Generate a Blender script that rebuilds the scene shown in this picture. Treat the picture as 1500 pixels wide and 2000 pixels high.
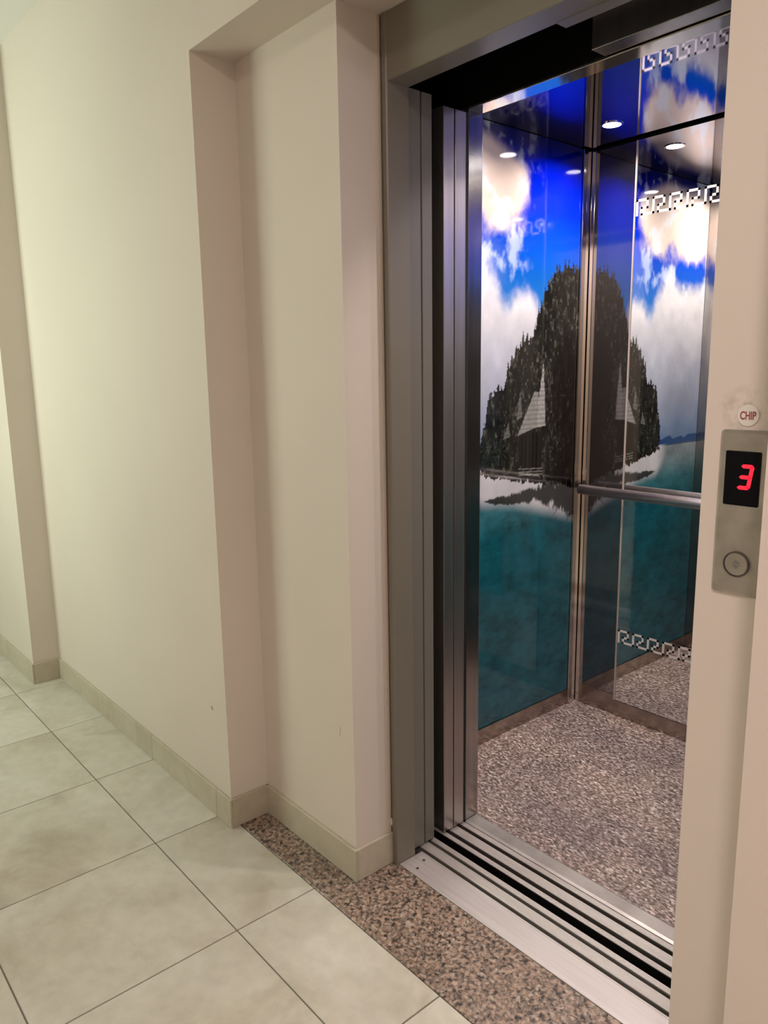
import bpy, bmesh, math, random
import numpy as np
from mathutils import Matrix, Vector

# ------------------------------------------------------------------ clear
for o in list(bpy.data.objects):
    bpy.data.objects.remove(o)
scene = bpy.context.scene
COL = scene.collection
random.seed(7)

# ------------------------------------------------------------------ camera
CAM_H = 1.3457
FPX = 1484.0
def camera():
    yaw, pitch, roll = math.radians(40.419), math.radians(-10.501), math.radians(-0.886)
    f = Vector((-math.cos(yaw)*math.cos(pitch), math.sin(yaw)*math.cos(pitch), math.sin(pitch)))
    r = f.cross(Vector((0, 0, 1))).normalized()
    u = r.cross(f)
    r2 = math.cos(roll)*r + math.sin(roll)*u
    u2 = -math.sin(roll)*r + math.cos(roll)*u
    cd = bpy.data.cameras.new('camera')
    cd.sensor_fit = 'VERTICAL'
    cd.sensor_height = 36.0
    cd.lens = FPX/2000*36.0
    cd.clip_start = 0.02
    co = bpy.data.objects.new('camera', cd)
    m = Matrix((r2, u2, -f)).transposed().to_4x4()
    m.translation = Vector((0, 0, CAM_H))
    co.matrix_world = m
    COL.objects.link(co)
    scene.camera = co
camera()

# ------------------------------------------------------------------ world and exposure
w = bpy.data.worlds.new('world')
scene.world = w
w.use_nodes = True
w.node_tree.nodes['Background'].inputs[0].default_value = (0.5, 0.5, 0.5, 1)
w.node_tree.nodes['Background'].inputs[1].default_value = 0.0
vs = scene.view_settings
vs.view_transform = 'Standard'
vs.look = 'None'
vs.exposure = 0.0
vs.gamma = 1.0
vs.use_curve_mapping = False

# brightness of the lamps the place has
E_WINDOW = 7.6      # frosted corridor window opposite the left wall
P_NEAR = 26.5       # corridor lamp right of the lift
P_CAR = 6.1        # each recessed spot of the lift
C_GREEN = (0.905, 1.0, 0.83)
C_NEAR = (1.0, 0.84, 0.79)
C_CAR = (1.0, 0.86, 0.77)

# ------------------------------------------------------------------ dimensions (metres; X along the corridor, Y into the lift)
Y0, Y1, Y2, Y3 = 0.993, 1.121, 1.245, 1.310
XP, XA, XB, XD = -3.448, -1.893, -1.452, -1.426
XR, XS = -0.562, -0.415
XDR = -0.588
ZT, ZC, ZH = 2.144, 2.62, 2.0
ZS = 0.092
XW, XWR, YK, ZCAR = -1.743, -0.537, 2.501, 2.121
T0, T, YT = -1.5009, 0.4715, 0.783
YOPP = -0.80
XFAR, XNEAR = -6.2, 1.45

# ------------------------------------------------------------------ material helpers
def new_mat(name):
    m = bpy.data.materials.new(name)
    m.use_nodes = True
    nt = m.node_tree
    return m, nt, nt.nodes['Principled BSDF']

def N(nt, typ, **kw):
    n = nt.nodes.new(typ)
    for k, v in kw.items():
        setattr(n, k, v)
    return n

def ramp(nt, stops, interp='LINEAR'):
    n = nt.nodes.new('ShaderNodeValToRGB')
    cr = n.color_ramp
    cr.interpolation = interp
    while len(cr.elements) < len(stops):
        cr.elements.new(0.5)
    for e, (p, c) in zip(cr.elements, stops):
        e.position = p
        e.color = (*c, 1)
    return n

def lin(r, g, b):
    def f(c):
        c /= 255.0
        return c/12.92 if c <= 0.04045 else ((c+0.055)/1.055)**2.4
    return (f(r), f(g), f(b))

def plain(name, col, rough=0.5, metal=0.0, spec=0.5, coat=0.0, emit=None, estr=0.0):
    m, nt, b = new_mat(name)
    b.inputs['Base Color'].default_value = (*col, 1)
    b.inputs['Roughness'].default_value = rough
    b.inputs['Metallic'].default_value = metal
    b.inputs['Specular IOR Level'].default_value = spec
    b.inputs['Coat Weight'].default_value = coat
    if emit:
        b.inputs['Emission Color'].default_value = (*emit, 1)
        b.inputs['Emission Strength'].default_value = estr
    return m

def noise_col(name, c1, c2, scale, rough=0.6, bump=0.0, bscale=200.0, detail=6, metal=0.0, stretch=None, lo=0.35, hi=0.65):
    m, nt, b = new_mat(name)
    g = N(nt, 'ShaderNodeNewGeometry')
    mp = N(nt, 'ShaderNodeMapping')
    if stretch:
        mp.inputs['Scale'].default_value = stretch
    nt.links.new(g.outputs['Position'], mp.inputs['Vector'])
    n = N(nt, 'ShaderNodeTexNoise')
    n.inputs['Scale'].default_value = scale
    n.inputs['Detail'].default_value = detail
    nt.links.new(mp.outputs[0], n.inputs['Vector'])
    r = ramp(nt, [(lo, c1), (hi, c2)])
    nt.links.new(n.outputs['Fac'], r.inputs[0])
    nt.links.new(r.outputs[0], b.inputs['Base Color'])
    b.inputs['Roughness'].default_value = rough
    b.inputs['Metallic'].default_value = metal
    if bump > 0:
        n2 = N(nt, 'ShaderNodeTexNoise')
        n2.inputs['Scale'].default_value = bscale
        n2.inputs['Detail'].default_value = 3
        nt.links.new(mp.outputs[0], n2.inputs['Vector'])
        bp = N(nt, 'ShaderNodeBump')
        bp.inputs['Strength'].default_value = bump
        bp.inputs['Distance'].default_value = 0.002
        nt.links.new(n2.outputs['Fac'], bp.inputs['Height'])
        nt.links.new(bp.outputs[0], b.inputs['Normal'])
    return m

M = {}
M['wall'] = noise_col('wall_paint', (0.65, 0.59, 0.52), (0.68, 0.615, 0.545), 1.6, rough=0.62, bump=0.12, bscale=90)
M['wall_r'] = noise_col('wall_paint_rose', (0.71, 0.62, 0.57), (0.74, 0.65, 0.595), 1.6, rough=0.62, bump=0.12, bscale=90)
M['ceil'] = noise_col('ceiling_paint', (0.74, 0.74, 0.70), (0.78, 0.78, 0.74), 1.5, rough=0.8)

def stained_wall():
    m = M['wall_r'].copy()
    m.name = 'wall_paint_hand_marks'
    nt = m.node_tree
    b = nt.nodes['Principled BSDF']
    src = b.inputs['Base Color'].links[0].from_socket
    g = N(nt, 'ShaderNodeNewGeometry')
    d = N(nt, 'ShaderNodeVectorMath', operation='DISTANCE')
    d.inputs[1].default_value = (-0.508, 1.121, 1.281)
    nt.links.new(g.outputs['Position'], d.inputs[0])
    mr = N(nt, 'ShaderNodeMapRange')
    mr.inputs['From Min'].default_value = 0.012
    mr.inputs['From Max'].default_value = 0.040
    mr.inputs['To Min'].default_value = 1.0
    mr.inputs['To Max'].default_value = 0.0
    nt.links.new(d.outputs['Value'], mr.inputs['Value'])
    n = N(nt, 'ShaderNodeTexNoise')
    n.inputs['Scale'].default_value = 70
    n.inputs['Detail'].default_value = 5
    nt.links.new(g.outputs['Position'], n.inputs['Vector'])
    r = ramp(nt, [(0.38, (0, 0, 0)), (0.62, (0.55, 0.55, 0.55))])
    nt.links.new(n.outputs['Fac'], r.inputs[0])
    mu = N(nt, 'ShaderNodeMath', operation='MULTIPLY')
    nt.links.new(mr.outputs[0], mu.inputs[0])
    nt.links.new(r.outputs[0], mu.inputs[1])
    mx = N(nt, 'ShaderNodeMixRGB')
    nt.links.new(mu.outputs[0], mx.inputs[0])
    nt.links.new(src, mx.inputs[1])
    mx.inputs[2].default_value = (0.30, 0.245, 0.19, 1)
    nt.links.new(mx.outputs[0], b.inputs['Base Color'])
    return m
M['wall_s'] = stained_wall()

def tile_mat(name, c_lo, c_mid, c_hi, rough):
    m, nt, b = new_mat(name)
    g = N(nt, 'ShaderNodeNewGeometry')
    oi = N(nt, 'ShaderNodeObjectInfo')
    cx = N(nt, 'ShaderNodeVectorMath', operation='SCALE')
    nt.links.new(oi.outputs['Random'], cx.inputs['Scale'])
    cx.inputs[0].default_value = (37.0, 19.0, 11.0)
    ad = N(nt, 'ShaderNodeVectorMath', operation='ADD')
    nt.links.new(g.outputs['Position'], ad.inputs[0])
    nt.links.new(cx.outputs[0], ad.inputs[1])
    n = N(nt, 'ShaderNodeTexNoise')
    n.inputs['Scale'].default_value = 3.6
    n.inputs['Detail'].default_value = 7
    n.inputs['Roughness'].default_value = 0.62
    n.inputs['Distortion'].default_value = 0.5
    nt.links.new(ad.outputs[0], n.inputs['Vector'])
    r = ramp(nt, [(0.30, c_lo), (0.48, c_mid), (0.68, c_hi)])
    nt.links.new(n.outputs['Fac'], r.inputs[0])
    n2 = N(nt, 'ShaderNodeTexNoise')
    n2.inputs['Scale'].default_value = 28
    n2.inputs['Detail'].default_value = 6
    nt.links.new(ad.outputs[0], n2.inputs['Vector'])
    r2 = ramp(nt, [(0.3, (0.93, 0.93, 0.93)), (0.7, (1.05, 1.05, 1.05))])
    nt.links.new(n2.outputs['Fac'], r2.inputs[0])
    mx = N(nt, 'ShaderNodeMixRGB', blend_type='MULTIPLY')
    mx.inputs[0].default_value = 1
    nt.links.new(r.outputs[0], mx.inputs[1])
    nt.links.new(r2.outputs[0], mx.inputs[2])
    nt.links.new(mx.outputs[0], b.inputs['Base Color'])
    rr = N(nt, 'ShaderNodeMapRange')
    rr.inputs['To Min'].default_value = rough-0.06
    rr.inputs['To Max'].default_value = rough+0.10
    nt.links.new(n2.outputs['Fac'], rr.inputs['Value'])
    nt.links.new(rr.outputs[0], b.inputs['Roughness'])
    b.inputs['Specular IOR Level'].default_value = 0.4
    return m
M['tile'] = tile_mat('floor_tile_stone', (0.43, 0.39, 0.315), (0.565, 0.54, 0.465), (0.63, 0.615, 0.555), 0.33)
M['skirt'] = tile_mat('skirting_tile_stone', (0.43, 0.385, 0.29), (0.50, 0.455, 0.355), (0.55, 0.51, 0.41), 0.42)
M['grout'] = plain('grout', (0.17, 0.155, 0.125), 0.9)

def speckle(name, stops, scale, stretch, rough, stops2, scale2, mixf, lowvar=None):
    m, nt, b = new_mat(name)
    g = N(nt, 'ShaderNodeNewGeometry')
    mp = N(nt, 'ShaderNodeMapping')
    mp.inputs['Scale'].default_value = stretch
    mp.inputs['Rotation'].default_value = (0, 0, 0.5)
    nt.links.new(g.outputs['Position'], mp.inputs['Vector'])
    nz = N(nt, 'ShaderNodeTexNoise')
    nz.inputs['Scale'].default_value = scale*0.6
    nt.links.new(mp.outputs[0], nz.inputs['Vector'])
    dis = N(nt, 'ShaderNodeMixRGB', blend_type='ADD')
    dis.inputs[0].default_value = 0.012
    nt.links.new(mp.outputs[0], dis.inputs[1])
    nt.links.new(nz.outputs['Color'], dis.inputs[2])
    v = N(nt, 'ShaderNodeTexVoronoi')
    v.inputs['Scale'].default_value = scale
    nt.links.new(dis.outputs[0], v.inputs['Vector'])
    sep = N(nt, 'ShaderNodeSeparateColor')
    nt.links.new(v.outputs['Color'], sep.inputs[0])
    r = ramp(nt, stops, 'CONSTANT')
    nt.links.new(sep.outputs[0], r.inputs[0])
    n2 = N(nt, 'ShaderNodeTexNoise')
    n2.inputs['Scale'].default_value = scale2
    n2.inputs['Detail'].default_value = 4
    nt.links.new(mp.outputs[0], n2.inputs['Vector'])
    r2 = ramp(nt, stops2)
    nt.links.new(n2.outputs['Fac'], r2.inputs[0])
    mx = N(nt, 'ShaderNodeMixRGB', blend_type='MIX')
    mx.inputs[0].default_value = mixf
    nt.links.new(r.outputs[0], mx.inputs[1])
    nt.links.new(r2.outputs[0], mx.inputs[2])
    last = mx
    if lowvar:
        n3 = N(nt, 'ShaderNodeTexNoise')
        n3.inputs['Scale'].default_value = lowvar
        n3.inputs['Detail'].default_value = 3
        nt.links.new(g.outputs['Position'], n3.inputs['Vector'])
        r3 = ramp(nt, [(0.35, (0.74, 0.74, 0.80)), (0.62, (1.08, 1.06, 1.04))])
        nt.links.new(n3.outputs['Fac'], r3.inputs[0])
        m3 = N(nt, 'ShaderNodeMixRGB', blend_type='MULTIPLY')
        m3.inputs[0].default_value = 1
        nt.links.new(mx.outputs[0], m3.inputs[1])
        nt.links.new(r3.outputs[0], m3.inputs[2])
        last = m3
    nt.links.new(last.outputs[0], b.inputs['Base Color'])
    b.inputs['Roughness'].default_value = rough
    return m
M['granite'] = speckle('speckled_brown_granite',
    [(0.0, (0.035, 0.03, 0.028)), (0.24, (0.14, 0.105, 0.085)), (0.45, (0.30, 0.205, 0.155)), (0.66, (0.40, 0.28, 0.21)), (0.84, (0.46, 0.39, 0.33)), (0.93, (0.20, 0.17, 0.15))],
    150, (1, 1, 1), 0.3, [(0.40, (0.02, 0.018, 0.016)), (0.5, (0.25, 0.185, 0.145)), (0.60, (0.48, 0.37, 0.30))], 85, 0.42)
M['carfloor'] = speckle('mottled_lift_floor',
    [(0.0, (0.05, 0.034, 0.03)), (0.30, (0.12, 0.083, 0.075)), (0.55, (0.25, 0.185, 0.168)), (0.76, (0.45, 0.36, 0.335)), (0.91, (0.74, 0.65, 0.61))],
    120, (1.0, 2.1, 1), 0.5, [(0.38, (0.06, 0.043, 0.04)), (0.50, (0.22, 0.165, 0.15)), (0.62, (0.66, 0.56, 0.525))], 75, 0.38, 3.2)

M['frame'] = plain('grey_beige_powder_coat', (0.185, 0.168, 0.135), 0.34, 0.0, 0.45)
M['leaf'] = plain('grey_door_enamel', (0.165, 0.157, 0.135), 0.32, 0.0, 0.45)
M['dark'] = plain('gap_shade_black', (0.006, 0.006, 0.006), 0.9, 0, 0.05)  # near-black that carries the shade of gaps and shaft
M['rubber'] = plain('black_rubber', (0.012, 0.011, 0.01), 0.6, 0, 0.3)
M['groove'] = plain('groove_shade_dark', (0.15, 0.137, 0.125), 0.6, 0.0, 0.3)
M['groove_c'] = plain('car_groove_shade_dark', (0.075, 0.065, 0.06), 0.7, 0.0, 0.2)
M['alu'] = noise_col('brushed_aluminium', (0.57, 0.53, 0.525), (0.64, 0.60, 0.595), 14, rough=0.42, metal=0.55, stretch=(0.3, 6, 1))
M['steel'] = noise_col('brushed_steel', (0.50, 0.46, 0.43), (0.60, 0.56, 0.53), 10, rough=0.2, metal=1.0)
M['steel_v'] = noise_col('satin_steel', (0.40, 0.37, 0.35), (0.48, 0.45, 0.43), 8, rough=0.18, metal=1.0, stretch=(6, 6, 0.3))
M['polish'] = plain('polished_steel', (0.70, 0.66, 0.62), 0.08, 1.0)
M['thresh'] = noise_col('worn_steel', (0.34, 0.31, 0.30), (0.50, 0.47, 0.45), 9, rough=0.42, metal=0.7)
M['kick'] = noise_col('kick_plate_steel', (0.34, 0.285, 0.25), (0.46, 0.395, 0.35), 16, rough=0.22, metal=1.0)
M['mirror'] = plain('mirror_glass', (0.86, 0.88, 0.86), 0.01, 1.0)
M['smoke'] = plain('smoked_panel', (0.36, 0.345, 0.36), 0.05, 0.98)
M['rail'] = plain('satin_rail_steel', (0.72, 0.65, 0.645), 0.36, 1.0)
M['leafsteel'] = noise_col('car_leaf_steel', (0.44, 0.405, 0.38), (0.51, 0.475, 0.445), 8, rough=0.33, metal=1.0, stretch=(6, 6, 0.3))
M['caulk'] = plain('cream_caulk', (0.55, 0.47, 0.39), 0.7)
M['carceil'] = plain('glossy_dark_ceiling', (0.14, 0.14, 0.21), 0.035, 1.0)
M['etch'] = plain('etched_glass', (0.74, 0.70, 0.68), 0.5, 0.0)
M['edge'] = plain('glass_edge', (0.42, 0.36, 0.33), 0.3, 0.0)
M['panelsteel'] = noise_col('call_panel_steel', (0.40, 0.375, 0.335), (0.50, 0.475, 0.435), 30, rough=0.34, metal=0.8)
M['screen'] = plain('black_display', (0.004, 0.004, 0.006), 0.3, 0, 0.12)
M['led'] = plain('red_led', (0.8, 0.02, 0.03), 0.5, emit=(1.0, 0.008, 0.03), estr=1.5)
M['ink'] = plain('dark_engraving', (0.06, 0.055, 0.05), 0.5)
M['arrow'] = plain('grey_engraving', (0.17, 0.165, 0.15), 0.5)
M['white'] = plain('white_sticker', (0.74, 0.69, 0.66), 0.4)
M['red'] = plain('red_print', (0.30, 0.035, 0.05), 0.5)
M['lamp'] = plain('lit_lens', (1, 1, 1), 0.5, emit=(1.0, 0.95, 0.92), estr=30.0)
M['diff_g'] = plain('lit_frosted_pane', (0.8, 0.8, 0.8), 0.5, emit=C_GREEN, estr=E_WINDOW)
M['diff_w'] = plain('lit_diffuser_warm', (1, 1, 1), 0.5, emit=C_NEAR, estr=5.0)
M['plastic'] = plain('white_plastic', (0.7, 0.7, 0.68), 0.5)

def mural_mat():
    m, nt, b = new_mat('printed_mural')
    a = N(nt, 'ShaderNodeAttribute', attribute_name='print')
    nt.links.new(a.outputs['Color'], b.inputs['Base Color'])
    b.inputs['Roughness'].default_value = 0.06
    b.inputs['Specular IOR Level'].default_value = 0.5
    return m
M['mural'] = mural_mat()

# ------------------------------------------------------------------ object helpers
def link(o, parent=None, label=None, cat=None, group=None, kind=None):
    COL.objects.link(o)
    if parent is not None:
        o.parent = parent
        pl = Vector((0, 0, 0))
        p = parent
        while p is not None:
            pl += p.location
            p = p.parent
        o.location = o.location - pl
    if label: o['label'] = label
    if cat: o['category'] = cat
    if group: o['group'] = group
    if kind: o['kind'] = kind
    return o

def empty(name, loc, label=None, cat=None, group=None, kind=None):
    o = bpy.data.objects.new(name, None)
    o.empty_display_size = 0.1
    o.location = loc
    return link(o, None, label, cat, group, kind)

def from_bm(name, bm, mat, parent=None, loc=None, smooth=False, **kw):
    me = bpy.data.meshes.new(name)
    bmesh.ops.recalc_face_normals(bm, faces=bm.faces[:])
    bm.to_mesh(me)
    bm.free()
    if smooth:
        for p in me.polygons:
            p.use_smooth = True
    me.materials.append(mat)
    o = bpy.data.objects.new(name, me)
    if loc is None:
        # centre the origin on the bounding box
        co = np.empty(len(me.vertices)*3, dtype=np.float64)
        me.vertices.foreach_get('co', co)
        co = co.reshape(-1, 3)
        c = (co.min(0)+co.max(0))/2
        me.vertices.foreach_set('co', (co-c).ravel())
        me.update()
        loc = tuple(c)
    o.location = loc
    return link(o, parent, **kw)

def bm_box(bm, x0, x1, y0, y1, z0, z1, bevel=0.0, seg=2):
    vs_ = bmesh.ops.create_cube(bm, size=1.0)['verts']
    for v in vs_:
        v.co.x = (x0+x1)/2 + v.co.x*(x1-x0)
        v.co.y = (y0+y1)/2 + v.co.y*(y1-y0)
        v.co.z = (z0+z1)/2 + v.co.z*(z1-z0)
    if bevel > 0:
        es = set()
        for v in vs_:
            for e in v.link_edges:
                es.add(e)
        bmesh.ops.bevel(bm, geom=list(es), offset=bevel, segments=seg, profile=0.5, affect='EDGES')

def box(name, x0, x1, y0, y1, z0, z1, mat, parent=None, bevel=0.0, seg=2, **kw):
    bm = bmesh.new()
    bm_box(bm, x0, x1, y0, y1, z0, z1, bevel, seg)
    return from_bm(name, bm, mat, parent, **kw)

def bm_prism(bm, pts, axis, a0, a1):
    """polygon pts (p,q) swept along an axis ('X': p=Y,q=Z; 'Y': p=X,q=Z; 'Z': p=X,q=Y)"""
    def mk(p, q, a):
        return {'X': (a, p, q), 'Y': (p, a, q), 'Z': (p, q, a)}[axis]
    lo = [bm.verts.new(mk(p, q, a0)) for p, q in pts]
    hi = [bm.verts.new(mk(p, q, a1)) for p, q in pts]
    n = len(pts)
    bm.faces.new(lo)
    bm.faces.new(list(reversed(hi)))
    for i in range(n):
        j = (i+1) % n
        bm.faces.new((lo[j], lo[i], hi[i], hi[j]))

def prism(name, pts, axis, a0, a1, mat, parent=None, **kw):
    bm = bmesh.new()
    bm_prism(bm, pts, axis, a0, a1)
    return from_bm(name, bm, mat, parent, **kw)

def bm_tube(bm, p0, p1, r, seg=20, cap=True):
    p0, p1 = Vector(p0), Vector(p1)
    d = p1-p0
    q = d.to_track_quat('Z', 'Y').to_matrix().to_4x4()
    q.translation = (p0+p1)/2
    bmesh.ops.create_cone(bm, cap_ends=cap, segments=seg, radius1=r, radius2=r, depth=d.length, matrix=q)

def disc(name, c, r, depth, axis, mat, parent=None, seg=28, bevel=0.0, **kw):
    bm = bmesh.new()
    c = Vector(c)
    d = {'X': Vector((1, 0, 0)), 'Y': Vector((0, 1, 0)), 'Z': Vector((0, 0, 1))}[axis]*depth/2
    bm_tube(bm, c-d, c+d, r, seg)
    if bevel > 0:
        es = [e for e in bm.edges if len(e.link_faces) == 2 and any(len(f.verts) > 4 for f in e.link_faces)]
        bmesh.ops.bevel(bm, geom=es, offset=bevel, segments=2, affect='EDGES')
    return from_bm(name, bm, mat, parent, **kw)

def ring(name, c, r0, r1, depth, axis, mat, parent=None, seg=36, **kw):
    bm = bmesh.new()
    vsr = []
    for i in range(seg):
        a = 2*math.pi*i/seg
        row = []
        for rr, dd in ((r0, -depth/2), (r1, -depth/2), (r1, depth/2), (r0, depth/2)):
            u, v = rr*math.cos(a), rr*math.sin(a)
            row.append(bm.verts.new({'Y': (c[0]+u, c[1]+dd, c[2]+v), 'Z': (c[0]+u, c[1]+v, c[2]+dd)}[axis]))
        vsr.append(row)
    for i in range(seg):
        j = (i+1) % seg
        for k in range(4):
            l = (k+1) % 4
            bm.faces.new((vsr[i][k], vsr[i][l], vsr[j][l], vsr[j][k]))
    return from_bm(name, bm, mat, parent, **kw)

def rounded_rect(x0, x1, z0, z1, r, seg=5, corners=(1, 1, 1, 1)):
    pts = []
    for (cx, cz, a0, on) in ((x0+r, z0+r, 180, corners[0]), (x1-r, z0+r, 270, corners[1]), (x1-r, z1-r, 0, corners[2]), (x0+r, z1-r, 90, corners[3])):
        for i in range(seg+1):
            a = math.radians(a0+90*i/seg)
            pts.append((cx+r*math.cos(a), cz+r*math.sin(a)))
    return pts

# ------------------------------------------------------------------ the setting: walls, floor, ceiling
box('ceiling', XFAR, XNEAR, YOPP-0.1, Y0+0.30, ZC, ZC+0.1, M['ceil'], kind='structure', label='pale corridor ceiling above the cream walls')
wl = box('wall_left', XP, XA, Y0, Y0+0.30, 0, ZC, M['wall'], kind='structure', label='cream painted corridor wall left of the recess')
box('wall_pilaster', XFAR, XP, 0.880, Y0+0.30, 0, ZC, M['wall'], kind='structure', label='cream pilaster projecting at the far left of the corridor')
wr = box('wall_recess', XA, XB, Y1, Y3, 0, ZT, M['wall'], kind='structure', label='cream back face of the recess beside the lift frame')
box('wall_header', XA, XS, Y0, Y3, ZT, ZC, M['wall'], kind='structure', label='cream wall and soffit over the lift recess')
box('wall_panel_side', XR, XS, Y1, Y3, 0, ZT, M['wall_s'], kind='structure', label='cream wall strip carrying the steel call panel')
box('wall_right', XS, XNEAR, Y0, Y0+0.30, 0, ZC, M['wall_r'], kind='structure', label='rosy cream wall at the right edge')
box('wall_opposite', XFAR, XNEAR, YOPP-0.1, YOPP, 0, ZC, M['wall'], kind='structure', label='cream corridor wall behind the viewer')
box('wall_far_end', XFAR-0.1, XFAR, YOPP-0.1, Y0+0.3, 0, ZC, M['wall'], kind='structure', label='cream wall closing the far end of the corridor')
box('wall_near_end', XNEAR, XNEAR+0.1, YOPP-0.1, Y0+0.3, 0, ZC, M['wall'], kind='structure', label='cream wall closing the near end of the corridor')

# small scuffs in the paint
M['scuff'] = plain('grey_scuff', (0.30, 0.27, 0.23), 0.8)
prism('scuff_mark', [(-1.5125, 0.395), (-1.5105, 0.397), (-1.5065, 0.421), (-1.5075, 0.422)], 'Y', Y1-0.0004, Y1+0.0002, M['scuff'], wr)
prism('scuff_mark', [(-1.987, 0.352), (-1.980, 0.344), (-1.976, 0.350), (-1.979, 0.359), (-1.985, 0.358)], 'Y', Y0-0.0004, Y0+0.0002, M['scuff'], wl)

# floor: a grout bed with every tile laid on it
fl = box('floor', XFAR, XNEAR, YOPP, 1.016, -0.06, -0.0022, M['grout'], kind='structure', label='corridor floor of large beige stone tiles')
gap = 0.0034
tile_cache = {}
def tile(x0, x1, y0, y1):
    k = (round(x1-x0, 4), round(y1-y0, 4))
    if k not in tile_cache:
        bm = bmesh.new()
        bm_box(bm, -(x1-x0)/2+gap/2, (x1-x0)/2-gap/2, -(y1-y0)/2+gap/2, (y1-y0)/2-gap/2, -0.004, 0.004, 0.0009, 1)
        me = bpy.data.meshes.new('tile')
        bm.to_mesh(me)
        bm.free()
        me.materials.append(M['tile'])
        tile_cache[k] = me
    o = bpy.data.objects.new('tile', tile_cache[k])
    o.location = ((x0+x1)/2, (y0+y1)/2, -0.004)
    return link(o, fl)
rows = [(YT, 1.016), (YT-T, YT), (YT-2*T, YT-T), (YT-3*T, YT-2*T), (YOPP, YT-3*T)]
for n in range(-9, 6):
    xa, xb = T0+n*T, T0+(n+1)*T
    xa, xb = max(xa, XFAR), min(xb, XNEAR)
    for (ya, yb) in rows:
        tile(xa, xb, ya, yb)

# tiled skirting, one piece per tile
def skirting(name, label, runs):
    root = empty(name, (runs[0][0], runs[0][2], 0), label, None, None, 'structure')
    for (x0, x1, y0, y1) in runs:
        box('skirting_tile', x0, x1, y0, y1, 0.0, ZS, M['skirt'], root, bevel=0.0011, seg=1)
    return root
SK = 0.009
runs = []
xs = [XP+SK]
k = T0-4*T
cuts = [c for c in (T0-4*T, T0-3*T, T0-2*T, T0-T) if XP+0.05 < c < XA-0.02] + [XA+SK]
for c in cuts:
    runs.append((xs[-1]+0.0012, c-0.0008, Y0-SK, Y0-0.0004))
    xs.append(c)
skirting('baseboard_left', 'beige tile skirting along the left corridor wall', runs)
skirting('baseboard_recess', 'beige tile skirting stepping round the lift recess',
         [(XA+0.0004, XA+SK, Y0, Y1-0.0012), (XA+0.0012, XB+SK, Y1-SK, Y1-0.0004), (XB+0.0004, XB+SK, Y1, Y2-0.001)])
r2 = [(XP+0.0004, XP+SK, 0.8804, Y0-0.0012)]
x = XP+SK
for c in (T0-5*T, T0-6*T, T0-7*T, T0-8*T, XFAR+0.002):
    r2.append((c+0.001, x-0.001, 0.880-SK, 0.8796))
    x = c
skirting('baseboard_pilaster', 'beige tile skirting at the foot of the far pilaster', r2)
r3 = []
x = XS+0.001
for c in (XS+0.47, XS+0.94, XNEAR-0.002):
    r3.append((x+0.001, c-0.001, Y0-SK, Y0-0.0004))
    x = c
skirting('baseboard_right', 'beige tile skirting under the right wall', r3)

box('granite_threshold', XA+0.001, XS+0.02, 1.0175, 1.2492, -0.03, -0.0005, M['granite'], bevel=0.001, seg=1,
    label='brown speckled granite strip between floor tiles and lift sill', cat='threshold')

# ------------------------------------------------------------------ landing door: frame, header, two retracted leaves
ld = empty('landing_door', ((XD+XDR)/2, Y2, 0), 'grey-beige landing door frame with two leaves slid open to the left', 'elevator door')
def jamb(x0, x1, inner):
    # folded profile: narrow front face, slanted lip and the reveal
    s = 1 if inner > 0 else -1
    a, b_ = (x0, x1) if s > 0 else (x1, x0)
    pts = [(a, Y2), (a+s*0.012, Y2-0.004), (b_-s*0.003, Y2-0.004), (b_, Y2-0.001), (b_, Y3), (a, Y3)]
    return prism('frame_jamb', pts, 'Z', 0.0, ZT-0.001, M['frame'], ld)
jj = jamb(XB+0.0005, XD, 1)
prism('paint_chip', [(-1.4445, 0.112), (-1.4425, 0.120), (-1.4455, 0.135), (-1.4480, 0.128), (-1.4470, 0.116)], 'Y', Y2-0.0049, Y2-0.0030, M['plastic'], jj)
box('caulk_bead', XB+0.0005, XB+0.0045, Y2-0.0095, Y2-0.0045, ZS+0.001, ZT-0.001, M['caulk'], jj)
jamb(XDR, XR-0.0005, -1)
hd = prism('frame_header', [(Y2-0.002, ZH+0.002), (Y2, ZH), (Y3, ZH), (Y3, ZT-0.001), (Y2-0.002, ZT-0.001)], 'X', XD+0.0005, XDR-0.0005, M['frame'], ld)
hp = box('header_plate', -1.005, XDR+0.05, Y3+0.0005, 1.344, ZH+0.001, ZH+0.05, M['frame'], ld, bevel=0.001)
prism('plate_lip', [(Y3-0.004, ZH-0.001), (Y3+0.001, ZH-0.001), (Y3+0.001, ZH+0.001), (Y3-0.004, ZH+0.0005)], 'X', -1.0, XDR+0.01, M['leaf'], hp)
def leaf(ya, yb, xe):
    o = box('door_leaf', -1.885, xe, ya, yb, 0.006, 2.007, M['leaf'], ld, bevel=0.0015)
    box('shoe', -1.87, xe-0.006, (ya+yb)/2-0.004, (ya+yb)/2+0.004, -0.012, 0.0055, M['rubber'], o)
    return o
leaf(1.3215, 1.3610, -1.4405)
leaf(1.3665, 1.4010, -1.4415)

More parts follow.
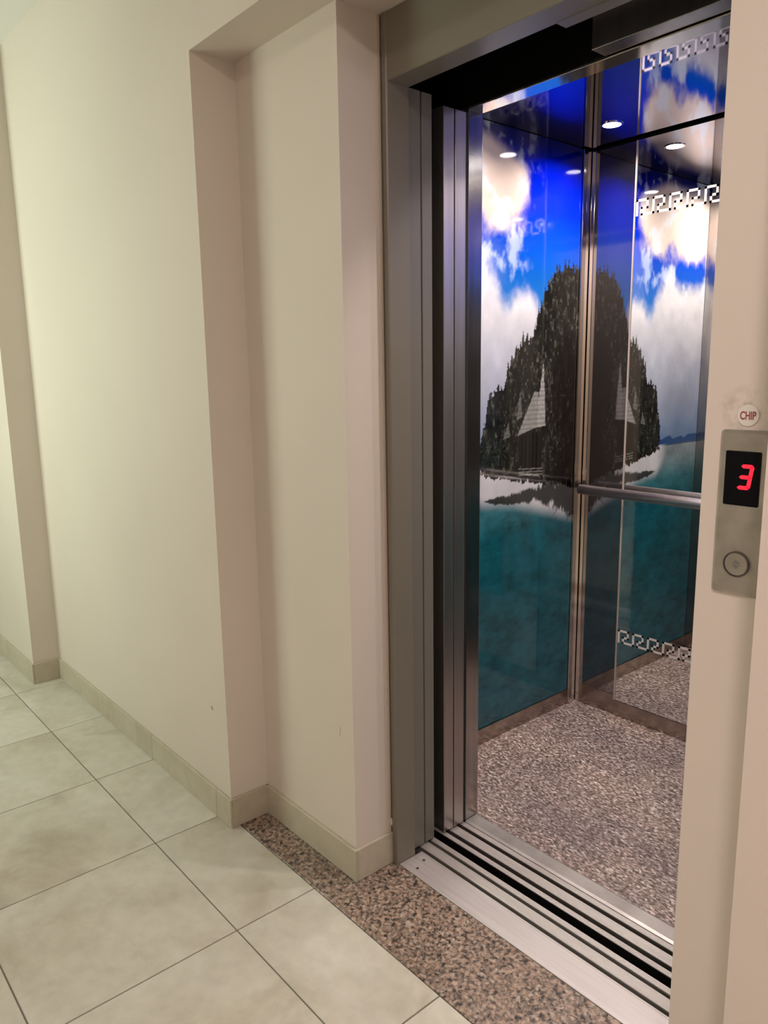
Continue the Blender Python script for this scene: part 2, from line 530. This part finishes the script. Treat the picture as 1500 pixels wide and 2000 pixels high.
# ------------------------------------------------------------------ landing sill
def rib_strip(name, x0, x1, y0, y1, parent, pitch=0.0034, ztop=0.0, depth=0.0011):
    n = max(2, int(round((y1-y0)/pitch)))
    p = (y1-y0)/n
    pts = [(y1, -0.018), (y0, -0.018)]
    for i in range(n):
        a = y0+i*p
        pts += [(a, ztop-depth), (a+0.22*p, ztop), (a+0.78*p, ztop), (a+p*0.999, ztop-depth)]
    pts.append((y1, ztop-depth-0.0001))
    return prism(name, pts, 'X', x0, x1, M['alu'], parent)
SX0, SX1 = -1.89, XS-0.02
sl = empty('landing_sill', (-1.0, 1.25, 0), 'aluminium landing sill with two door grooves along the granite strip', 'sill')
fp = box('front_plate', XD+0.0005, XDR-0.0005, 1.2505, 1.3362, -0.018, 0.0, M['alu'], sl, bevel=0.0006, seg=1)
for (sx, sy) in ((-1.392, 1.312), (-1.378, 1.275), (-0.66, 1.300)):
    disc('screw', (sx, sy, 0.0004), 0.0042, 0.0010, 'Z', M['ink'], fp, seg=14)
rib_strip('ribbed_strip', XD+0.006, XDR-0.006, 1.3290, 1.3360, sl, ztop=0.0008)
rib_strip('ribbed_strip', SX0, SX1, 1.3490, 1.3805, sl)
rib_strip('ribbed_strip', SX0, SX1, 1.3925, 1.4090, sl)
def channel(name, x0, x1, ya, yb, parent, mat='groove'):  # added dark liner, groove shade put into colour over the aluminium walls
    t = 0.0007
    prism(name, [(ya, -0.0022), (ya, -0.024), (yb, -0.024), (yb, -0.0022), (yb-t, -0.0022), (yb-t, -0.020), (ya+t, -0.020), (ya+t, -0.0022)], 'X', x0, x1, M[mat], parent)
channel('groove_shade_liner', SX0, SX1, 1.3364, 1.3489, sl)
channel('groove_shade_liner', SX0, SX1, 1.3806, 1.3924, sl)

# ------------------------------------------------------------------ lift car
car = empty('elevator_car', (-1.14, 2.0, 0), 'open lift car with sea mural, mirror back wall and mottled floor', 'elevator')
# sill of the car
cs = box('car_sill_base', SX0, -0.40, 1.4375, 1.5300, -0.030, -0.0242, M['groove'], car)
channel('car_groove_shade_liner', SX0, -0.40, 1.4531, 1.4684, car, 'groove_c')
channel('car_groove_shade_liner', SX0, -0.40, 1.4991, 1.5134, car, 'groove_c')
box('gap_shade_sheet', SX0, -0.40, 1.4355, 1.4373, -0.60, -0.002, M['dark'], car)  # added black sheet, puts the shade of the sill gap into colour
rib_strip('car_sill_strip', SX0, -0.40, 1.4375, 1.4530, car)
rib_strip('car_sill_strip', SX0, -0.40, 1.4685, 1.4990, car)
rib_strip('car_sill_strip', SX0, -0.40, 1.5135, 1.5305, car)
prism('threshold_plate', [(1.5315, -0.02), (1.5850, -0.02), (1.5850, 0.003), (1.5800, 0.005), (1.5400, 0.004), (1.5315, 0.0015)], 'X', -1.4425, -0.5885, M['thresh'], car)
box('car_floor', XW, XWR, 1.5855, YK, -0.03, 0.0, M['carfloor'], car)
# shell
box('back_wall', XW-0.03, XWR+0.03, YK+0.0005, YK+0.03, -0.03, 2.25, M['dark'], car)
box('side_wall', XW-0.03, XW-0.006, 1.5885, YK, -0.03, 2.25, M['dark'], car)
box('side_wall', XWR+0.006, XWR+0.03, 1.5885, YK, -0.03, 2.25, M['dark'], car)
box('front_return', -1.773, -1.4435, 1.5345, 1.5880, 0.004, 2.12, M['steel_v'], car, bevel=0.0012)
box('front_return', XDR, -0.50, 1.5345, 1.5880, 0.004, 2.12, M['steel_v'], car, bevel=0.0012)
tr = box('transom', -1.4430, XDR-0.0005, 1.5345, 1.5880, ZH, 2.12, M['polish'], car, bevel=0.0010)
box('shaft_shade_sheet', -1.773, -0.45, 1.5295, 1.5340, ZH+0.007, 2.45, M['dark'], car)  # added black sheet, its colour stands in for the dark shaft above
bx_ = box('door_operator_box', -1.040, -0.45, 1.4800, 1.5290, ZH+0.004, 2.16, M['steel_v'], car, bevel=0.001)
def car_leaf(ya, yb, xe):
    return box('car_door_leaf', -1.895, xe, ya, yb, 0.006, 1.990, M['leafsteel'], car, bevel=0.0016)
car_leaf(1.4400, 1.4780, -1.4400)
car_leaf(1.4820, 1.5215, -1.4400)
box('rubber_seal', -1.460, -1.4425, 1.5225, 1.5340, 0.006, 1.99, M['rubber'], car)

# corner trims, kick plates
box('corner_trim', XW+0.0005, XW+0.008, 2.4485, 2.4900, 0.0, ZCAR-0.004, M['polish'], car, bevel=0.0015)
box('corner_trim', XW+0.002, -1.7175, 2.4940, YK, 0.0, ZCAR-0.004, M['polish'], car, bevel=0.0015)
kp = box('kick_plate', XW+0.0005, XW+0.006, 1.5890, 2.4480, 0.0005, 0.0600, M['kick'], car, bevel=0.001)
bm = bmesh.new()
for r_ in range(3):
    for c_ in range(10):
        yy = 2.285+c_*0.0118
        zz = 0.018+r_*0.011
        bm_tube(bm, (XW+0.0056, yy, zz), (XW+0.0066, yy, zz), 0.0024, 8)
from_bm('vent_holes', bm, M['ink'], kp)
box('kick_plate', -1.7170, -1.5530, 2.4945, YK, 0.0005, 0.0830, M['kick'], car, bevel=0.001)
box('kick_plate', -1.5525, XWR-0.001, 2.4915, YK, 0.0005, 0.0640, M['kick'], car, bevel=0.001)
box('kick_plate', XWR-0.006, XWR-0.0005, 1.5890, 2.4900, 0.0005, 0.0600, M['kick'], car, bevel=0.001)
box('smoked_panel', -1.7170, -1.5530, 2.4960, YK, 0.0835, ZCAR-0.009, M['smoke'], car)

# mirror with etched key borders
mir = box('mirror', -1.5480, XWR-0.05, 2.4925, YK, 0.0650, ZCAR-0.009, M['mirror'], car)
box('mirror_edge', -1.5535, -1.5485, 2.4900, YK, 0.0650, ZCAR-0.009, M['edge'], mir)
def key_border(z0, h, x0, n, pitch):
    bm = bmesh.new()
    s = 0.0078
    y1_, y0_ = 2.4923, 2.4917
    for i in range(n):
        a = x0+i*pitch
        W = pitch
        path = [(0, 0), (0, 1), (0.63, 1), (0.63, 0.44), (0.30, 0.44), (0.30, 0), (1.0, 0)]
        for (p, q) in zip(path[:-1], path[1:]):
            xa_, xb_ = sorted((a+p[0]*W, a+q[0]*W))
            za_, zb_ = sorted((z0+p[1]*(h-s), z0+q[1]*(h-s)))
            if xa_ == xb_:
                bm_box(bm, xa_, xa_+s, y0_, y1_, za_, zb_+s)
            else:
                bm_box(bm, xa_, xb_+s, y0_, y1_, za_, za_+s)
    return from_bm('greek_key_border', bm, M['etch'], mir)
key_border(1.8630, 0.0545, -1.5460, 15, 0.0615)
key_border(0.3020, 0.0525, -1.5560+0.010, 15, 0.0615)

# handrail
bm = bmesh.new()
bm_tube(bm, (-1.706, 2.436, 0.890), (-0.575, 2.436, 0.890), 0.0185, 28)
es = [e for e in bm.edges if any(len(f.verts) > 4 for f in e.link_faces)]
bmesh.ops.bevel(bm, geom=es, offset=0.004, segments=2, affect='EDGES')
rail = from_bm('handrail', bm, M['rail'], car, smooth=False)
for p in rail.data.polygons:
    p.use_smooth = len(p.vertices) == 4
for hx in (-1.630, -1.14, -0.65):
    bm = bmesh.new()
    bm_tube(bm, (hx, 2.445, 0.884), (hx, 2.4924, 0.884), 0.008, 16)
    bm_tube(bm, (hx, 2.488, 0.884), (hx, 2.4923, 0.884), 0.020, 20)
    from_bm('rail_bracket', bm, M['polish'], rail)

# ceiling with four recessed spots
ce = box('car_ceiling', XW+0.002, XWR-0.002, 1.5885, YK-0.007, ZCAR, ZCAR+0.02, M['carceil'], car)
for (lx, ly) in ((-1.525, 2.295), (-0.755, 2.295), (-1.525, 1.705), (-0.755, 1.705)):
    lo = empty('ceiling_spot', (lx, ly, ZCAR))
    lo.parent = car
    lo.location = lo.location - car.location
    ring('spot_bezel', (lx, ly, ZCAR-0.0012), 0.029, 0.036, 0.0022, 'Z', M['polish'], lo)
    disc('spot_lens', (lx, ly, ZCAR-0.0010), 0.0285, 0.0018, 'Z', M['lamp'], lo, seg=24)
    ldt = bpy.data.lights.new('spot_light', 'AREA')
    ldt.shape = 'DISK'
    ldt.size = 0.056
    ldt.energy = P_CAR
    ldt.color = C_CAR
    ldt.spread = math.radians(150)
    lob = bpy.data.objects.new('spot_light', ldt)
    lob.location = (lx, ly, ZCAR-0.0035)
    COL.objects.link(lob)

# ------------------------------------------------------------------ mural print (painted per vertex on a fine grid)
def vnoise(Yg, Zg, fy, fz, seed):
    rng = np.random.RandomState(seed)
    tab = rng.rand(256, 256)
    a, b = Yg*fy, Zg*fz
    i, j = np.floor(a).astype(int), np.floor(b).astype(int)
    u, v = a-i, b-j
    u, v = u*u*(3-2*u), v*v*(3-2*v)
    g = lambda p, q: tab[(p % 256), (q % 256)]
    return (g(i, j)*(1-u)*(1-v)+g(i+1, j)*u*(1-v)+g(i, j+1)*(1-u)*v+g(i+1, j+1)*u*v)
def fbm(Yg, Zg, fy, fz, seed, octv=5, gain=0.55):
    s, a, t = 0, 1.0, 0
    for k in range(octv):
        s = s+a*vnoise(Yg, Zg, fy*2**k, fz*2**k, seed+k)
        t += a
        a *= gain
    return s/t
def sstep(a, b, x):
    t = np.clip((x-a)/(b-a), 0, 1)
    return t*t*(3-2*t)
def in_poly(Yg, Zg, poly):
    ins = np.zeros(Yg.shape, bool)
    n = len(poly)
    for k in range(n):
        (y1, z1), (y2, z2) = poly[k], poly[(k+1) % n]
        if z1 == z2: continue
        c = ((z1 > Zg) != (z2 > Zg)) & (Yg < (y2-y1)*(Zg-z1)/(z2-z1)+y1)
        ins ^= c
    return ins

def paint(Yg, Zg):
    def L(*c): return np.array(lin(*c))
    def mix(A, B, f): return A*(1-f[..., None])+B*f[..., None]
    C = lambda c: np.broadcast_to(L(*c), Yg.shape+(3,)).copy()
    # sky
    zs = np.array([1.35, 1.56, 1.66, 1.76, 1.88, 2.0, 2.12])
    cols = np.array([L(60, 125, 185), L(34, 112, 190), L(12, 92, 190), L(6, 72, 196), L(2, 38, 186), L(0, 18, 170), L(0, 10, 135)])
    img = np.stack([np.interp(Zg, zs, cols[:, k]) for k in range(3)], -1)
    n1 = fbm(Yg, Zg, 9, 7, 3)-0.5
    n2 = fbm(Yg, Zg, 22, 16, 21)-0.5
    n3 = fbm(Yg, Zg, 4, 5, 40)-0.5
    # lower cloud bank, its top edge bends down in a V near Y = 2.05
    top = np.interp(Yg, [1.60, 1.72, 1.80, 1.90, 1.965, 2.03, 2.06, 2.10, 2.16, 2.235, 2.33, 2.45], [1.69, 1.68, 1.665, 1.715, 1.665, 1.57, 1.555, 1.60, 1.60, 1.53, 1.50, 1.48])
    f = sstep(0.055, -0.045, Zg-top-0.10*n1-0.06*n2)
    zz = np.array([1.0, 1.08, 1.2, 1.35, 1.5, 1.62])
    cc = np.array([L(84, 112, 148), L(108, 128, 158), L(140, 149, 170), L(164, 169, 184), L(196, 197, 206), L(216, 215, 220)])
    low = np.stack([np.interp(Zg+0.12*n1, zz, cc[:, k]) for k in range(3)], -1)*(1.0+0.5*n3+0.22*n2)[..., None]
    img = mix(img, low, f)
    # upper cloud, left of Y = 2.14
    bot = np.interp(Yg, [1.60, 1.75, 1.93, 2.03, 2.14], [1.80, 1.79, 1.80, 1.815, 1.85])
    f = sstep(0.03, -0.03, Yg-2.135-0.06*n1-0.03*n2)*sstep(-0.045, 0.05, Zg-bot+0.14*n1+0.08*n2)
    warm = np.stack([np.full(Yg.shape, c) for c in L(212, 196, 186)], -1)*(1.0+0.24*n1+0.15*n3)[..., None]
    cap = np.interp(Yg, [1.60, 1.90, 1.95, 2.04, 2.14], [2.075, 2.085, 2.082, 2.045, 2.00])
    f = f*sstep(0.03, -0.03, Zg-cap-0.03*n1)
    img = mix(img, warm, f*0.985)
    img = mix(img, C((0, 6, 74)), sstep(2.03, 2.11, Zg+0.03*n1)*(1-f)*0.85)  # navy band: shade above the spots' cut-off painted into the print
    # wisps in the blue streak
    f = sstep(0.04, 0.22, n1+0.5*n2)*sstep(1.55, 1.70, Zg)*sstep(2.25, 2.05, Yg)*0.55
    img = mix(img, C((205, 222, 238)), f)
    # sea
    sea_z = np.array([0.06, 0.35, 0.6, 0.75, 0.86, 0.93, 1.0, 1.02])
    sea_c = np.array([L(34, 84, 98), L(28, 82, 94), L(20, 80, 92), L(18, 82, 95), L(52, 104, 114), L(100, 122, 130), L(128, 138, 144), L(124, 136, 146)])
    rip = fbm(Yg, Zg, 26, 60, 70, 4)-0.5
    blot = fbm(Yg, Zg, 12, 14, 90, 5, 0.65)-0.5
    sea = np.stack([np.interp(Zg, sea_z, sea_c[:, k]) for k in range(3)], -1)*np.clip(1.0+1.0*blot+0.6*rip*sstep(1.0, 0.8, Zg), 0.25, 2)[..., None]
    f = (Zg < 1.012).astype(float)
    img = mix(img, sea, f)
    # distant shore
    d = 1.012+0.030*sstep(2.0, 1.66, Yg)*0+0.028*(0.6+0.8*vnoise(Yg, Zg*0, 30, 1, 5))
    f = ((Zg > 1.008) & (Zg < d)).astype(float)*0.95
    img = mix(img, C((22, 66, 116)), f)
    f = ((Zg > 1.003) & (Zg < 1.0085)).astype(float)*0.8
    img = mix(img, C((20, 50, 76)), f)
    # beach
    base = np.interp(Yg, [1.86, 1.91, 2.085, 2.23, 2.39, 2.45], [0.992, 0.989, 0.957, 0.930, 0.905, 0.895])
    wat = np.interp(Yg, [1.80, 1.86, 1.93, 2.09, 2.31, 2.45], [0.99, 0.935, 0.885, 0.868, 0.81, 0.77])
    f = sstep(-0.03, 0.035, Zg-wat)*(Zg < base+0.02)*sstep(1.84, 1.93, Yg)
    img = mix(img, C((190, 190, 197))*(1+0.25*n2[..., None]), f)
    # shoal streak and dark reflections
    mid = np.interp(Yg, [1.935, 2.08, 2.20, 2.31, 2.45], [0.897, 0.885, 0.893, 0.885, 0.86])
    hw = np.interp(Yg, [1.935, 1.97, 2.08, 2.20, 2.31, 2.45], [0.0, 0.010, 0.016, 0.024, 0.045, 0.075])
    f = sstep(1.25, 0.75, np.abs(Zg-mid)/(hw+1e-4)+1.4*n2+0.9*(fbm(Yg, Zg, 120, 40, 33, 3)-0.5))*(hw > 0)
    img = mix(img, C((28, 30, 26)), f*0.94)
    # island: spiky tree line
    sk_y = [1.905, 1.918, 1.945, 1.984, 2.036, 2.07, 2.10, 2.15, 2.185, 2.215, 2.237, 2.258, 2.277, 2.32, 2.365, 2.45]
    sk_z = [1.02, 1.10, 1.205, 1.29, 1.31, 1.37, 1.43, 1.455, 1.48, 1.52, 1.57, 1.63, 1.665, 1.695, 1.712, 1.722]
    sk = np.interp(Yg, sk_y, sk_z, left=0.0)
    rng = np.random.RandomState(11)
    spikes = np.zeros(Yg.shape)
    y = 1.90
    while y < 2.47:
        wd = rng.uniform(0.010, 0.018)
        hh = rng.uniform(0.025, 0.085)
        jag = 1-np.abs(Yg-y)/wd
        spikes = np.maximum(spikes, np.clip(jag, 0, 1)**0.8*hh)
        y += rng.uniform(0.010, 0.022)
    leafn = fbm(Yg, Zg, 150, 85, 51, 3)-0.5
    leaf2 = fbm(Yg, Zg, 70, 24, 55, 4)-0.5
    outline = sk+spikes-0.045+0.045*leafn+0.01*leaf2
    basen = base+0.03*leaf2+0.02*leafn
    isl = (Zg < outline) & (Zg > basen) & (Yg > 1.905+0.03*leafn+0.012*np.sin(Zg*70))
    up = sstep(1.0, 1.7, Zg)
    tone = np.clip(0.009+0.016*sstep(-0.05, 0.25, leafn+leaf2)+0.075*sstep(0.16, 0.42, leafn+0.6*leaf2)+0.01*leaf2, 0.003, 0.3)
    isl_c = tone[..., None]*np.array([1.0, 1.0, 0.84])
    # darker hollow towards the right foot of the trees (dense unlit foliage in the print)
    isl_c *= (1-0.75*sstep(2.24, 2.40, Yg)*sstep(1.52, 1.36, Zg))[..., None]
    img = np.where(isl[..., None], isl_c, img)
    # huts: pale shingled roofs above dark walls
    stripe = 0.72+0.28*(np.sin(Zg*2*np.pi/0.0165) > -0.35)
    roofs = [([(2.250, 1.365), (2.262, 1.25), (2.268, 1.140), (2.205, 1.135)], (150, 150, 148)),
             ([(2.203, 1.268), (2.225, 1.262), (2.222, 1.138), (2.175, 1.128), (2.110, 1.112)], (132, 132, 130)),
             ([(2.122, 1.268), (2.136, 1.18), (2.104, 1.165)], (95, 97, 95)),
             ([(2.062, 1.165), (2.070, 1.112), (2.034, 1.105)], (96, 98, 96))]
    for poly, c in roofs:
        ins = in_poly(Yg+0.006*leafn, Zg, poly)
        img = np.where(ins[..., None], np.array(lin(*c))*(stripe*(1+0.5*leafn))[..., None], img)
    wall = in_poly(Yg, Zg, [(2.125, 1.110), (2.255, 1.128), (2.250, 0.985), (2.135, 0.990)])
    posts = (np.sin(Yg*2*np.pi/0.021) > 0.55)
    img = np.where(wall[..., None], np.array(lin(26, 24, 20))*(0.45+1.0*posts)[..., None], img)
    for z_ in (0.968, 0.978, 0.989):
        st = (np.abs(Zg-z_+0.06*(Yg-2.18)) < 0.0022) & (Yg > 2.12) & (Yg < 2.26)
        img = np.where(st[..., None], np.array(lin(105, 105, 102)), img)
    # palms at the left foot of the island
    for (py_, pz_, rr) in ((1.945, 1.085, 0.045), (1.965, 1.045, 0.035), (2.02, 1.06, 0.05)):
        dy, dz = Yg-py_, Zg-pz_
        rad = np.hypot(dy*1.3, dz)
        ang = np.arctan2(dz, dy)
        fr = (np.abs(np.sin(ang*4.5+rad*25)) > 0.86) & (rad < rr)
        img = np.where(fr[..., None], np.array(lin(40, 43, 40)), img)
    return np.clip(img, 0.0, 0.86)

def mural(name, x, flip, parent):
    y0, y1, z0, z1 = 1.5900, 2.4475, 0.0605, ZCAR-0.002
    ny, nz = 230, 830
    ys = np.linspace(y0, y1, ny)
    zs = np.linspace(z0, z1, nz)
    Zg, Yg = np.meshgrid(zs, ys, indexing='ij')
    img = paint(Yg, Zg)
    cy, cz = (y0+y1)/2, (z0+z1)/2
    front = 0.0
    back = -0.004 if not flip else 0.004
    co = np.stack([np.full(Yg.shape, front), Yg-cy, Zg-cz], -1).reshape(-1, 3)
    idx = np.arange(ny*nz).reshape(nz, ny)
    q = np.stack([idx[:-1, :-1], idx[:-1, 1:], idx[1:, 1:], idx[1:, :-1]], -1).reshape(-1, 4)
    # thin board behind the print
    b0 = len(co)
    bk = np.array([[back, y0-cy, z0-cz], [back, y1-cy, z0-cz], [back, y1-cy, z1-cz], [back, y0-cy, z1-cz]])
    cr = [idx[0, 0], idx[0, -1], idx[-1, -1], idx[-1, 0]]
    extra = np.array([[b0+3, b0+2, b0+1, b0]]+[[cr[k], b0+k, b0+(k+1) % 4, cr[(k+1) % 4]] for k in range(4)])
    co = np.vstack([co, bk])
    q = np.vstack([q, extra])
    if flip:
        q = q[:, ::-1]
    me = bpy.data.meshes.new(name)
    me.vertices.add(len(co))
    me.vertices.foreach_set('co', co.ravel())
    me.loops.add(q.size)
    me.loops.foreach_set('vertex_index', q.ravel().astype(np.int32))
    me.polygons.add(len(q))
    me.polygons.foreach_set('loop_start', np.arange(0, q.size, 4, dtype=np.int32))
    me.update(calc_edges=True)
    at = me.color_attributes.new('print', 'FLOAT_COLOR', 'POINT')
    rgba = np.ones((len(co), 4), dtype=np.float32)
    rgba[:ny*nz, :3] = img.reshape(-1, 3)
    rgba[ny*nz:, :3] = 0.05
    at.data.foreach_set('color', rgba.ravel())
    me.materials.append(M['mural'])
    me.validate()
    o = bpy.data.objects.new(name, me)
    o.location = (x, cy, cz)
    return link(o, parent)
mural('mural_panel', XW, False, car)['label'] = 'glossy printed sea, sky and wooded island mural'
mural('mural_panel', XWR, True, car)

# ------------------------------------------------------------------ call panel and sticker
PX0, PX1, PZ0, PZ1 = -0.5345, -0.4605, 1.0065, 1.2535
cp = empty('call_panel', ((PX0+PX1)/2, Y1, PZ0), 'brushed steel call panel with red floor digit beside the lift', 'call panel')
def plate():
    bm = bmesh.new()
    outer = rounded_rect(PX0, PX1, PZ0, PZ1, 0.006)
    inner = rounded_rect(PX0+0.0045, PX1-0.0045, PZ0+0.0045, PZ1-0.0045, 0.004)
    y_b, y_m, y_f = Y1-0.0005, Y1-0.004, Y1-0.0085
    A = [bm.verts.new((p, y_b, q)) for p, q in outer]
    B = [bm.verts.new((p, y_m, q)) for p, q in outer]
    C = [bm.verts.new((p, y_f, q)) for p, q in inner]
    n = len(A)
    for i in range(n):
        j = (i+1) % n
        bm.faces.new((A[i], A[j], B[j], B[i]))
        bm.faces.new((B[i], B[j], C[j], C[i]))
    bm.faces.new(C)
    bm.faces.new(list(reversed(A)))
    return from_bm('steel_plate', bm, M['panelsteel'], cp)
plate()
YF = Y1-0.0085
dsp = prism('display_window', rounded_rect(-0.5232, -0.4715, 1.1430, 1.2232, 0.0022, 3), 'Y', YF-0.0010, YF+0.001, M['screen'], cp)
def seg(p, q, wd):
    (x0, z0), (x1, z1) = p, q
    d = Vector((x1-x0, z1-z0)).normalized()
    n_ = Vector((-d.y, d.x))*wd/2
    t = d*wd*0.55
    pts = [(x0-t.x, z0-t.y), (x0+n_.x, z0+n_.y), (x1+n_.x, z1+n_.y), (x1+t.x, z1+t.y), (x1-n_.x, z1-n_.y), (x0-n_.x, z0-n_.y)]
    prism('digit_segment', pts, 'Y', YF-0.0014, YF-0.0009, M['led'], dsp)
zt_, zm_, zb_ = 1.2015, 1.1855, 1.1700
sh = lambda z: (z-1.1855)*0.14
xl, xr_ = -0.4985, -0.4855
for z_ in (zt_, zm_, zb_):
    seg((xl+sh(z_), z_), (xr_+sh(z_)-0.001, z_), 0.0056)
seg((xr_+sh(zt_), zt_-0.001), (xr_+sh(zm_), zm_+0.001), 0.0056)
seg((xr_+sh(zm_), zm_-0.001), (xr_+sh(zb_), zb_+0.001), 0.0056)
bt = disc('call_button', (-0.4968, YF-0.0008, 1.0545), 0.0170, 0.0030, 'Y', M['panelsteel'], cp, seg=40, bevel=0.0006)
ring('button_ring', (-0.4968, YF-0.0012, 1.0545), 0.0178, 0.0194, 0.0032, 'Y', M['ink'], bt, seg=48)
for s in (1, -1):
    prism('arrow_mark', [(-0.4968-0.0062, 1.0545+s*0.0011), (-0.4968+0.0062, 1.0545+s*0.0011), (-0.4968, 1.0545+s*0.0075)], 'Y', YF-0.0027, YF-0.0021, M['arrow'], bt)

st = disc('chip_sticker', (-0.4985, Y1-0.0009, 1.2745), 0.0158, 0.0014, 'Y', M['white'], None, seg=48, bevel=0.0004,
          label='small round white sticker reading CHIP above the call panel', cat='sticker')
def text_mesh(txt, size, loc, mat, parent, name, sx=0.78, off=0.0):
    cu = bpy.data.curves.new(name, 'FONT')
    cu.body = txt
    cu.size = size
    cu.align_x = 'CENTER'
    cu.align_y = 'CENTER'
    cu.extrude = 0.0002
    cu.offset = off
    tmp = bpy.data.objects.new(name, cu)
    COL.objects.link(tmp)
    dg = bpy.context.evaluated_depsgraph_get()
    me = bpy.data.meshes.new_from_object(tmp.evaluated_get(dg))
    bpy.data.objects.remove(tmp)
    co = np.empty(len(me.vertices)*3)
    me.vertices.foreach_get('co', co)
    co = co.reshape(-1, 3)
    new = np.stack([co[:, 0]*sx, -co[:, 2], co[:, 1]], -1)
    me.vertices.foreach_set('co', new.ravel())
    me.materials.clear()
    me.materials.append(mat)
    me.update()
    o = bpy.data.objects.new(name, me)
    o.location = loc
    return link(o, parent)
text_mesh('CHIP', 0.0165, (-0.4985, Y1-0.0018, 1.2738), M['red'], st, 'lettering', 0.64, 0.0003)

# ------------------------------------------------------------------ corridor lamps (on the ceiling, out of view)
def corridor_lamp(x, y, dmat, power, col, label):
    root = empty('ceiling_lamp', (x, y, ZC), label, 'ceiling lamp')
    ring('lamp_rim', (x, y, ZC-0.0125), 0.135, 0.155, 0.024, 'Z', M['plastic'], root)
    disc('lamp_diffuser', (x, y, ZC-0.010), 0.1345, 0.018, 'Z', dmat, root, seg=36)
    ld_ = bpy.data.lights.new('lamp_light', 'AREA')
    ld_.shape = 'DISK'
    ld_.size = 0.26
    ld_.energy = power
    ld_.color = col
    lo_ = bpy.data.objects.new('lamp_light', ld_)
    lo_.location = (x, y, ZC-0.027)
    COL.objects.link(lo_)
corridor_lamp(0.30, -0.25, M['diff_w'], P_NEAR, C_NEAR, 'round ceiling lamp over the corridor right of the lift')

# ------------------------------------------------------------------ frosted window in the opposite wall (behind the viewer)
WX0, WX1, WZ0, WZ1 = -4.15, -2.95, 0.95, 2.15
win = empty('window_1', ((WX0+WX1)/2, YOPP, WZ0), 'frosted daylight window opposite the left corridor wall', None, None, 'structure')
for (a, b, c, d) in ((WX0-0.05, WX1+0.05, WZ0-0.05, WZ0), (WX0-0.05, WX1+0.05, WZ1, WZ1+0.05), (WX0-0.05, WX0, WZ0, WZ1), (WX1, WX1+0.05, WZ0, WZ1),
                     ((WX0+WX1)/2-0.02, (WX0+WX1)/2+0.02, WZ0, WZ1)):
    box('window_frame', a, b, YOPP+0.0005, YOPP+0.03, c, d, M['plastic'], win, bevel=0.002)
mx_ = (WX0+WX1)/2
box('pane', WX0+0.0005, mx_-0.0205, YOPP+0.0005, YOPP+0.012, WZ0+0.0005, WZ1-0.0005, M['diff_g'], win)
box('pane', mx_+0.0205, WX1-0.0005, YOPP+0.0005, YOPP+0.012, WZ0+0.0005, WZ1-0.0005, M['diff_g'], win)
